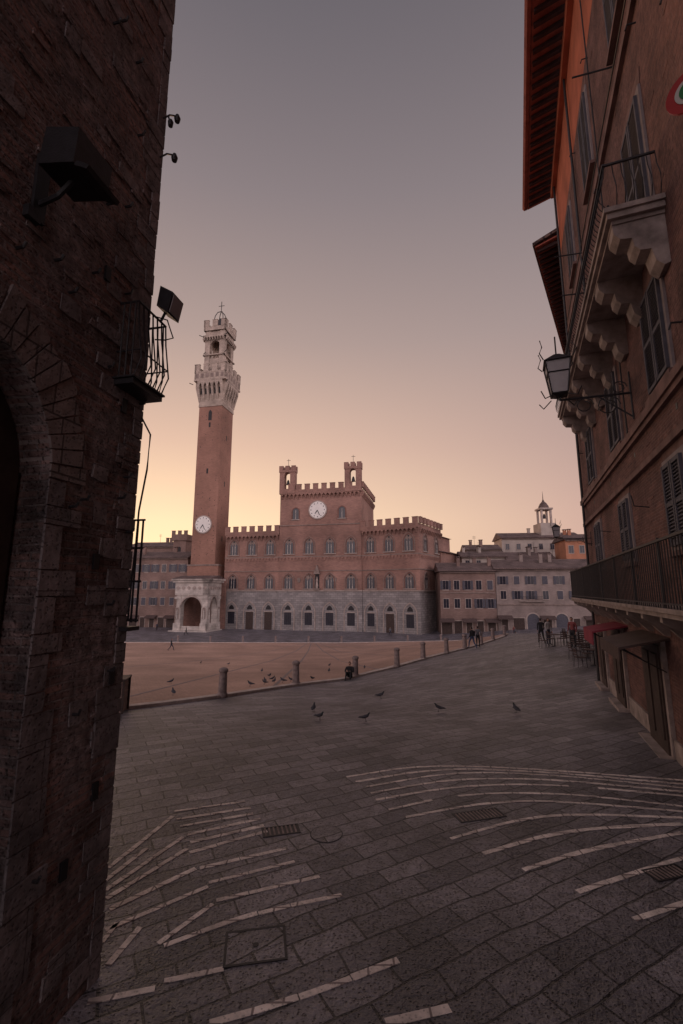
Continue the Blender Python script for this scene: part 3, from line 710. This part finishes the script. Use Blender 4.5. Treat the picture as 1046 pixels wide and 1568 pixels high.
q=0
while q<340:
    x=-random.uniform(.02,3.3); z=random.uniform(-3.5,9); big=random.random()<.3
    l=random.uniform(.18,.42) if big else random.uniform(.12,.27); h_=random.uniform(.1,.2) if big else random.choice((.05,.056,.06))
    x=min(x,-l-.01); q+=1
    if inarch(x,z) or inarch(x+l,z): continue
    j=lambda: random.uniform(-.012,.012)
    pr=random.uniform(.004,.02)
    t('rubble_stones' if big else 'proud_bricks','stone_l' if big else 'near_l').prism([(x+j(),z+j()),(x+l*.5,z-abs(j())),(x+l+j(),z+j()),(x+l+j(),z+h_+j()),(x+l*.4,z+h_+abs(j())),(x+j(),z+h_+j())],-pr,.05)
z=-3.5
while z<14:
    hh=random.choice((.2,.27,.34,.14)); w_=random.choice((.14,.26,.34)); t('corner_quoins','stone_l').box(-w_,.006,-random.uniform(.005,.02),.3,z,z+hh-.015); z+=hh
ip=t('hooks_and_ties','iron')
for q in range(26):
    x=-random.uniform(.05,1.9)*1.0; z=random.choice((-2.2,-1,0,.9,2.2,2.9,4.2,5.0,6.2,7))+random.uniform(-.3,.3)
    if x<x1+.25 and z<2.2: x=-random.uniform(.05,.9)
    ip.tube([(x,0,z),(x,-.07,z),(x,-.09,z+.04)],.014,5)
for (x,z) in ((-.35,1.85),(-.3,-1.9),(-.55,.2),(-.75,3.1),(-.2,-.9),(-.6,-2.4)): t('putlog_holes','dark').box(x,x+.07,-.024,.04,z,z+.15)
t.done()
t=Thing('wall_floodlight',(-2.24-.208*1.55,4.87-.978*1.55,3.55),R(78))
t('housing','iron').prismx([(-.16,-.16),(-.5,-.22),(-.52,.1),(-.2,.18)],-.18,.2); t('visor','iron').prismx([(-.5,-.24),(-.62,-.3),(-.64,-.27),(-.52,-.2)],-.17,.19)
t('bracket','iron').tube([(.0,0,-.35),(0,-.2,-.3),(0,-.33,-.18)],.025); t('bracket','iron').box(-.06,.06,-.03,0,-.5,.1); t('junction_box','iron').box(-.12,0,-.06,0,-.55,-.45); t.done()
t=Thing('small_balcony',(-2.24,4.87,0),R(78))
t('plate','iron').box(-.5,.0,-.24,-.0,2.08,2.14); t('plate_edge','iron').box(-.52,.02,-.26,-.0,2.14,2.16)
ir=t('railing','iron')
for k in range(7):
    x=-.48+.08*k; ir.tube([(x,-.22,2.16),(x,-.30,2.35),(x,-.24,2.75),(x,-.22,3.0)],.009,5)
for k in range(3):
    y=-.05-.07*k; ir.tube([(0,y,2.16),(.05,y,2.35),(.0,y,3.0)],.009,5); ir.tube([(-.48,y,2.16),(-.48,y,3.0)],.009,5)
ir.tube([(-.48,0,3.0),(-.48,-.22,3.0),(0,-.22,3.0),(0,0,3.0)],.014,5); ir.tube([(-.48,0,2.45),(-.48,-.27,2.45),(0.02,-.27,2.45),(0.02,0,2.45)],.009,5)
ir.tube([(-.2,-.22,3.0),(-.18,-.36,2.95),(-.14,-.42,2.75),(-.2,-.36,2.7),(-.2,-.24,2.72)],.008,5)
t('lamp_box','iron').prismx([(-.24,3.12),(-.38,3.02),(-.43,3.26),(-.27,3.36)],-.22,.0); t('lamp_lens','lampglass').prismx([(-.385,3.04),(-.395,3.04),(-.44,3.24),(-.43,3.24)],-.2,-.02); ir.tube([(-.1,-.22,3.0),(-.1,-.28,3.12)],.015)
t.done()
for z,n_ in ((5.85,2),(5.28,1)):
    t=Thing('wall_spotlight',(-2.24,4.87,z),R(78)); ir=t('arm','iron')
    ir.tube([(-.05,0,0),(-.05,-.1,.03),(-.05,-.17,.0),(-.05,-.2,-.05)],.011,5); t('head','iron').lathe(-.05,-.21,[(.03,-.1),(.04,-.05),(.02,0)],10)
    if n_==2: ir.tube([(-.05,-.08,.03),(-.05,-.11,-.08)],.011,5); t('head2','iron').lathe(-.05,-.12,[(.028,-.14),(.035,-.08),(.02,-.05)],10)
    t.done()
t=Thing('iron_wall_pole',(-2.24,4.87,0),R(78)); ir=t('rods','iron')
ir.tube([(-.02,-.02,1.9),(-.02,-.14,1.7),(-.02,-.13,1.3),(-.02,-.07,.85),(-.02,-.05,.2),(-.02,-.04,-.3)],.010,5)
for y in (-.06,-.12): ir.tube([(.0,y,.75),(.0,y,-.32)],.012,5)
for z in (.75,.45,.1,-.3): ir.tube([(0,0,z),(0,-.14,z)],.012,5)
t('plate','iron').box(-.12,.06,-.12,0,-.4,-.36); t.done()
t=Thing('timber_planter',(-7.55,15.6,ground(-7.7,15.6)),R(12))
for k in range(5): t('boards','p_brown').box(-.6,.5,-.4,.4,.02+k*.2,.2+k*.2)
t('corner_posts','wood').box(.5,.56,-.44,-.38,0,1.08); t('corner_posts','wood').box(.5,.56,.38,.44,0,1.08); t('top_rim','wood').box(-.62,.58,-.45,.45,1.02,1.07); t.done()

# ------------------------------------------------------------ bollards
bol=[(-4.84,19.54),(-2.32,24.34),(.81,28.18),(3.6,30.97),(5.96,34.73),(8.31,37.52),(10.43,40.03),(12.81,43.37),(15.19,47.37),(18,52)]
far_b=[(-30,86.6),(-24,86.4),(-18,86.2),(-12,86),(-6,86),(0,86),(6,85.8),(12,85.6),(18,85.4)]
mb=MB(); mb.lathe(0,0,[(.21,-.1),(.21,.06),(.175,.09),(.17,.12),(.155,.82),(.15,.86),(.185,.89),(.19,.95),(.17,1.0),(.1,1.04),(.02,1.06)],16)
b0=None
for i,(x,y) in enumerate(bol+far_b):
    if b0 is None: b0=mb.obj('stone_bollard','bollard',None,True); o=b0
    else: o=bpy.data.objects.new('stone_bollard',b0.data); S.collection.objects.link(o)
    o.location=(x,y,ground(x,y)+.09); o.rotation_euler=(random.uniform(-.02,.02),random.uniform(-.02,.02),random.random()*6); s_=random.uniform(1.02,1.12); o.scale=(s_,s_,s_)

# ------------------------------------------------------------ people
def simple(name,c,r=.85):
    m,nt,b=newmat(name); tc=N(nt,'ShaderNodeTexCoord').outputs['Object']
    nt.links.new(mixc(nt,'MULTIPLY',1.0,c,maprange(nt,noise(nt,tc,12,3),.3,.7,.8,1.2)),b.inputs['Base Color']); b.inputs['Roughness'].default_value=r; return m
SK=simple('skin',(.42,.24,.17),.6); HA=simple('hair',(.03,.02,.016)); SH=simple('shoe_leather',(.02,.018,.018),.5)
cl=[simple('cloth_navy',(.02,.025,.045)),simple('cloth_black',(.015,.015,.017)),simple('cloth_grey',(.12,.12,.13)),simple('cloth_red',(.2,.05,.05)),simple('cloth_denim',(.05,.07,.13)),simple('cloth_light',(.4,.38,.36))]
def skinmesh(verts,edges,sub=1):
    me=bpy.data.meshes.new('tmp'); me.from_pydata([v[:3] for v in verts],edges,[]); o=bpy.data.objects.new('tmp',me); S.collection.objects.link(o)
    o.modifiers.new('s','SKIN'); sv=me.skin_vertices[0].data
    tg={b for a,b in edges}
    for i,v in enumerate(verts):
        r=v[3]; ry=v[4] if len(v)>4 else r; sv[i].radius=(r,ry); sv[i].use_root=(i not in tg)
    m2=o.modifiers.new('u','SUBSURF'); m2.levels=sub; m2.render_levels=sub
    dg=bpy.context.evaluated_depsgraph_get(); out=bpy.data.meshes.new_from_object(o.evaluated_get(dg)); bpy.data.objects.remove(o); return out
def person(name,x,y,face,pose,top,bot,bag=False):
    J={}
    if pose=='sit':
        J=dict(pel=(0,0,.16),sp=(0,.03,.4),ch=(0,.0,.58),nk=(0,-.02,.72),hd=(0,-.05,.86),
            hl=(.09,0,.15),kl=(.13,-.38,.5),al=(.12,-.5,.08),tl=(.12,-.66,.04),hr=(-.09,0,.15),kr=(-.12,-.42,.46),ar=(-.13,-.62,.08),tr=(-.13,-.78,.05),
            sl=(.19,0,.62),el=(.25,-.16,.42),wl=(.14,-.36,.48),gl=(.1,-.42,.5),sr=(-.19,0,.62),er=(-.25,-.16,.42),wr=(-.14,-.36,.47),gr=(-.09,-.42,.48))
    else:
        a=.0 if pose=='stand' else .26
        J=dict(pel=(0,0,.93),sp=(0,.01,1.15),ch=(0,0,1.36),nk=(0,-.01,1.5),hd=(0,-.03,1.63),
            hl=(.09,0,.9),kl=(.1,-a-.02,.5),al=(.11,-a*1.3,.09),tl=(.12,-a*1.3-.16,.04),hr=(-.09,0,.9),kr=(-.1,a*.5-.02,.5),ar=(-.11,a*1.7+.02,.09+a*.2),tr=(-.12,a*1.7-.13,.04),
            sl=(.19,0,1.41),el=(.25,a*.5+.02,1.14),wl=(.25,a*.4-.08,.9),gl=(.25,a*.4-.12,.8),sr=(-.19,0,1.41),er=(-.25,-a*.4+.02,1.14),wr=(-.24,-a-.08,.92),gr=(-.24,-a-.12,.83))
    ks=['pel','sp','ch','nk','hl','kl','al','tl','hr','kr','ar','tr','sl','el','wl','sr','er','wr']
    rad=dict(pel=(.15,.11),sp=(.13,.095),ch=(.15,.105),nk=(.058,.058),hl=(.095,.095),kl=(.062,.062),al=(.042,.042),tl=(.035,.03),hr=(.095,.095),kr=(.062,.062),ar=(.042,.042),tr=(.035,.03),sl=(.068,.068),el=(.045,.045),wl=(.03,.03),sr=(.068,.068),er=(.045,.045),wr=(.03,.03))
    V=[(*J[k],*rad[k]) for k in ks]; ix={k:i for i,k in enumerate(ks)}
    E=[(ix[a],ix[b]) for a,b in (('pel','sp'),('sp','ch'),('ch','nk'),('pel','hl'),('hl','kl'),('kl','al'),('al','tl'),('pel','hr'),('hr','kr'),('kr','ar'),('ar','tr'),('ch','sl'),('sl','el'),('el','wl'),('ch','sr'),('sr','er'),('er','wr'))]
    me=skinmesh(V,E,2)
    for m in (top,bot,SH,SK): me.materials.append(m)
    sit=pose=='sit'
    def dist(p,a,b):
        a=Vector(a);b=Vector(b);d=b-a;tt=max(0,min(1,(p-a).dot(d)/d.length_squared)); return (p-(a+d*tt)).length
    legs=[(J['hl'],J['kl']),(J['kl'],J['al']),(J['hr'],J['kr']),(J['kr'],J['ar'])]; arms=[(J['sl'],J['el']),(J['el'],J['wl']),(J['sr'],J['er']),(J['er'],J['wr']),(J['sp'],J['ch']),(J['ch'],J['sl']),(J['ch'],J['sr'])]
    for p in me.polygons:
        c_=p.center; p.use_smooth=True
        lg=min(dist(c_,*q) for q in legs); am=min(dist(c_,*q) for q in arms)
        ft=min(dist(c_,J['al'],J['tl']),dist(c_,J['ar'],J['tr']))
        if c_.z>J['nk'][2]-.01: p.material_index=3
        elif ft<lg*.8 and ft<.1: p.material_index=2
        elif lg<am: p.material_index=1
        else: p.material_index=0
    body=bpy.data.objects.new('body',me); S.collection.objects.link(body)
    e=bpy.data.objects.new(name,None); S.collection.objects.link(e); body.parent=e
    bm=bmesh.new(); bmesh.ops.create_uvsphere(bm,u_segments=16,v_segments=12,radius=1)
    H=Vector(J['hd'])
    for v_ in bm.verts:
        x_,y_,z_=v_.co
        jaw=1-.28*max(0,-z_)
        nz=0
        if y_<-.8 and abs(x_)<.2 and -.35<z_<.15: nz=-.16
        v_.co=(x_*.075*jaw,(y_*.095+nz*.12)*(1-.08*max(0,-z_)),z_*.118)
    me=bpy.data.meshes.new('head'); bm.to_mesh(me); bm.free(); me.materials.append(SK); me.materials.append(HA)
    for p in me.polygons:
        p.use_smooth=True; c_=p.center
        if c_.z>.055 or (c_.y>.01 and c_.z>-.06): p.material_index=1
        if c_.y<-.07 and .01<c_.z<.03 and .015<abs(c_.x)<.045: p.material_index=1
    o=bpy.data.objects.new('head',me); o.location=H; S.collection.objects.link(o); o.parent=e
    V=[];E=[]
    for s_,w_,g_ in ((1,J['wl'],J['gl']),(-1,J['wr'],J['gr'])):
        w_=Vector(w_);g_=Vector(g_);d=(g_-w_).normalized(); sd=Vector((0,1,0)) if not sit else Vector((1,0,0))
        b_=len(V); V.append((*w_,.026,.022)); V.append((*(w_+d*.06),.032,.018)); E.append((b_,b_+1))
        for k in range(4):
            q=len(V); o1=w_+d*.09+sd*(.027-.018*k); ln=(.07,.078,.072,.058)[k]
            V.append((*o1,.0095)); V.append((*(o1+d*ln*.5+Vector((-s_*.006,0,0))),.009)); V.append((*(o1+d*ln+Vector((-s_*.022,0,0))),.007)); E+=[(b_+1,q),(q,q+1),(q+1,q+2)]
        q=len(V); o1=w_+d*.04-sd*.035; V.append((*o1,.011)); V.append((*(o1+d*.045-sd*.012),.008)); E+=[(b_+1,q),(q,q+1)]
    hm=skinmesh(V,E,1); hm.materials.append(SK)
    o=bpy.data.objects.new('hands',hm); S.collection.objects.link(o); o.parent=e
    if bag:
        b=MB(); b.box(-.14,.14,.1,.24,1.02,1.42); b.box(-.11,.11,.24,.29,1.05,1.25); b.tube([(-.1,.1,1.4),(-.11,-.05,1.46),(-.11,-.12,1.25),(-.1,.1,1.05)],.018); b.tube([(.1,.1,1.4),(.11,-.05,1.46),(.11,-.12,1.25),(.1,.1,1.05)],.018)
        b.obj('backpack',cl[1],e)
    e.location=(x,y,ground(x,y)+(.06 if (x,y) in ONBRICK else .0)); e.rotation_euler=(0,0,face)
    return e
ONBRICK={(-25.4,70.6)}
person('seated_person',.48,27.55,R(-12),'sit',cl[1],cl[1])
person('walking_pedestrian',-25.4,70.6,R(100),'walk',cl[1],cl[0])
person('walking_pedestrian',10.3,99.5,R(10),'walk',cl[2],cl[0])
person('walking_pedestrian',10.9,39.4,R(200),'walk',cl[1],cl[4],True)
person('standing_pedestrian',11.5,39.8,R(160),'stand',cl[2],cl[1])
person('standing_pedestrian',13.6,31.0,R(30),'stand',cl[5],cl[0])
person('standing_pedestrian',13.4,27.3,R(-60),'stand',cl[3],cl[1])
person('walking_pedestrian',14.2,33.5,R(170),'walk',cl[1],cl[1])
person('walking_pedestrian',24,88,R(60),'walk',cl[4],cl[1]); person('standing_pedestrian',33,90,R(0),'stand',cl[3],cl[0]); person('walking_pedestrian',31,84,R(-90),'walk',cl[2],cl[1])
person('walking_pedestrian',-33,100,R(-90),'walk',cl[1],cl[1]); person('standing_pedestrian',-44,112,R(0),'stand',cl[0],cl[1])

# ------------------------------------------------------------ cafe furniture
def cafe_table(x,y,r):
    t=Thing('cafe_table',(x,y,ground(x,y)),r)
    t('top','awn_d').lathe(0,0,[(.36,.71),(.37,.725),(.36,.74)],18); t('stem','iron').lathe(0,0,[(.2,0),(.19,.02),(.03,.05),(.025,.7),(.1,.71)],10); t.done()
def cafe_chair(x,y,r):
    t=Thing('cafe_chair',(x,y,ground(x,y)),r)
    f=t('frame','iron')
    for dx in (-.2,.2):
        f.tube([(dx,-.2,0),(dx*.95,-.19,.45)],.014,5); f.tube([(dx,.23,0),(dx*.95,.19,.45),(dx*.95,.26,.88)],.014,5)
    f.tube([(-.19,.26,.88),(.19,.26,.88)],.014,5)
    t('seat','awn_d').box(-.21,.21,-.21,.2,.44,.47); 
    for k in range(3): t('back_slats','awn_d').box(-.18,.18,.22,.24,.56+k*.11,.62+k*.11)
    t.done()
for i,(x,y) in enumerate(((12.6,24.3),(11.9,22.4),(13.6,26.0),(14.4,28.6),(15.3,30.5),(13.2,29.3))):
    cafe_table(x,y,0); cafe_chair(x-.7,y-.1,R(90)); cafe_chair(x+.15,y-.75,R(180)); cafe_chair(x+.1,y+.7,0)
t=Thing('menu_board',(10.7,18.6,ground(10.7,18.6)),R(30)); t('frame','wood').prismx([(-.2,0),(-.17,0),(.02,1.05),(-.0,1.05)],-.3,.3); t('frame','wood').prismx([(.2,0),(.17,0),(-.01,1.04),(.02,1.06)],-.3,.3); t('board','dark').prismx([(-.19,.12),(-.18,.12),(-.01,.98),(-.02,.98)],-.25,.25); t.done()

# ------------------------------------------------------------ pigeons
PG=simple('pigeon_feathers',(.05,.05,.062)); PN=simple('pigeon_neck',(.03,.045,.05))
V=[(0,0,.13,.055,.05),(0,.08,.12,.045,.04),(0,.16,.11,.022,.012),(0,.22,.105,.02,.007),(0,-.05,.16,.045,.042),(0,-.085,.205,.026,.026),(0,-.1,.235,.022,.022),(0,-.135,.232,.006,.006)]
pm=skinmesh(V,[(0,1),(1,2),(2,3),(0,4),(4,5),(5,6),(6,7)],2); pm.materials.append(PG); pm.materials.append(PN)
for p in pm.polygons: p.use_smooth=True; p.material_index=1 if p.center.y<-.07 else 0
lb=MB()
for dx in (-.02,.02):
    lb.tube([(dx,.01,.1),(dx,-.005,.05),(dx,.0,.006)],.004,5)
    for a in (-.5,0,.5): lb.tube([(dx,0,.006),(dx+math.sin(a)*.03,-math.cos(a)*.03,.005)],.0035,4)
    lb.tube([(dx*1.6+ (.02 if dx>0 else -.02),-.04,.14),(dx*2.2+(.012 if dx>0 else -.012),.06,.135),(dx*.8,.19,.115)],.016,6)
leg=None
pig=[(-.63,14.17),(.69,13.89),(1.5,18.43),(3.05,15.19),(5.28,14.67),(-4.45,23.38),(-3.91,24.34),(-4.3,28.6),(-3.51,25.03),(-3.1,25.3),(-2.75,25.9),(-1.63,26.53),(-.86,33),(-8.77,24.68),(-6.91,19.76),(-9.85,41.55),(-13,44),(-.91,15.77),(-3.8,26.5),(-4.1,25.6),(1.6,33),(-5.5,33),(-1,40)]
fanset=set(range(5,17))|{18,19,20,21,22}
for i,(x,y) in enumerate(pig):
    e=bpy.data.objects.new('pigeon',None); S.collection.objects.link(e)
    o=bpy.data.objects.new('body',pm); S.collection.objects.link(o); o.parent=e
    if leg is None: l=lb.obj('legs_and_wings',PG,e); leg=l.data
    else: l=bpy.data.objects.new('legs_and_wings',leg); S.collection.objects.link(l); l.parent=e
    e.location=(x,y,ground(x,y)+(.055 if i in fanset else 0)); e.rotation_euler=(0,0,random.uniform(0,6.28)); s_=random.uniform(1.0,1.2); e.scale=(s_,s_,s_)

# ------------------------------------------------------------ sky and light
HD=R(-22); EL=R(4)
W_=bpy.data.worlds.new('World'); S.world=W_; W_.use_nodes=True; nt=W_.node_tree; nt.nodes.clear()
out=N(nt,'ShaderNodeOutputWorld'); bg=N(nt,'ShaderNodeBackground'); nt.links.new(bg.outputs[0],out.inputs[0])
tc=N(nt,'ShaderNodeTexCoord').outputs['Generated']
nz=N(nt,'ShaderNodeVectorMath',operation='NORMALIZE'); nt.links.new(tc,nz.inputs[0])
sp=N(nt,'ShaderNodeSeparateXYZ'); nt.links.new(nz.outputs[0],sp.inputs[0])
cb=N(nt,'ShaderNodeCombineXYZ'); nt.links.new(sp.outputs[0],cb.inputs[0]); nt.links.new(sp.outputs[1],cb.inputs[1])
n2=N(nt,'ShaderNodeVectorMath',operation='NORMALIZE'); nt.links.new(cb.outputs[0],n2.inputs[0])
dt=N(nt,'ShaderNodeVectorMath',operation='DOT_PRODUCT'); nt.links.new(n2.outputs[0],dt.inputs[0]); dt.inputs[1].default_value=(math.sin(HD),math.cos(HD),0)
def ramp(stops):
    r=N(nt,'ShaderNodeValToRGB'); nt.links.new(sp.outputs[2],r.inputs[0]); el=r.color_ramp.elements
    el[0].position=stops[0][0]; el[0].color=(*stops[0][1],1); el[1].position=stops[-1][0]; el[1].color=(*stops[-1][1],1)
    for p,c_ in stops[1:-1]:
        e_=el.new(p); e_.color=(*c_,1)
    return r.outputs[0]
glow=ramp([(0,(1.0,.72,.47)),(.14,(1.0,.70,.46)),(.3,(.74,.49,.37)),(.5,(.44,.32,.285)),(.7,(.255,.205,.21)),(.85,(.15,.13,.145)),(1,(.11,.10,.12))])
cool=ramp([(0,(.66,.40,.33)),(.16,(.60,.38,.32)),(.3,(.48,.325,.29)),(.5,(.36,.275,.265)),(.7,(.235,.195,.205)),(.85,(.15,.13,.145)),(1,(.11,.10,.12))])
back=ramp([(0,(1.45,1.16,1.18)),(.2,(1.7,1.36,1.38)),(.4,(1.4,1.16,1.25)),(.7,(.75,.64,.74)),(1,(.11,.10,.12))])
m1=mixc(nt,'MIX',maprange(nt,dt.outputs['Value'],.62,1.0,0,1),cool,glow)
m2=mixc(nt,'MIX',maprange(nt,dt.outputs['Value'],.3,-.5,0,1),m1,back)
sk=N(nt,'ShaderNodeTexSky',sky_type='NISHITA'); sk.sun_disc=False; sk.sun_elevation=EL; sk.sun_rotation=HD
vs=N(nt,'ShaderNodeVectorMath',operation='SCALE'); vs.inputs[3].default_value=.01; nt.links.new(sk.outputs[0],vs.inputs[0])
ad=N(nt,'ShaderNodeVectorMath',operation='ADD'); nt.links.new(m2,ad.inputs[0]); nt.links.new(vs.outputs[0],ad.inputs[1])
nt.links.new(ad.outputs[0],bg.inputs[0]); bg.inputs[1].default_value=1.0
sl=bpy.data.lights.new('sun','SUN'); sl.energy=.9; sl.angle=R(2); sl.color=(1,.5,.28)
so=bpy.data.objects.new('sun',sl); S.collection.objects.link(so)
d=Vector((math.sin(HD)*math.cos(EL),math.cos(HD)*math.cos(EL),math.sin(EL))); so.rotation_euler=d.to_track_quat('Z','Y').to_euler(); so.location=(-60,150,60)

cam=bpy.data.cameras.new('camera'); cam.sensor_fit='VERTICAL'; cam.sensor_height=36; cam.sensor_width=24; cam.lens=16.07; cam.clip_end=5000; cam.clip_start=.05
co=bpy.data.objects.new('camera',cam); S.collection.objects.link(co); co.rotation_euler=(R(99.8),0,0); S.camera=co
S.view_settings.view_transform='Standard'; S.view_settings.look='None'; S.view_settings.exposure=0
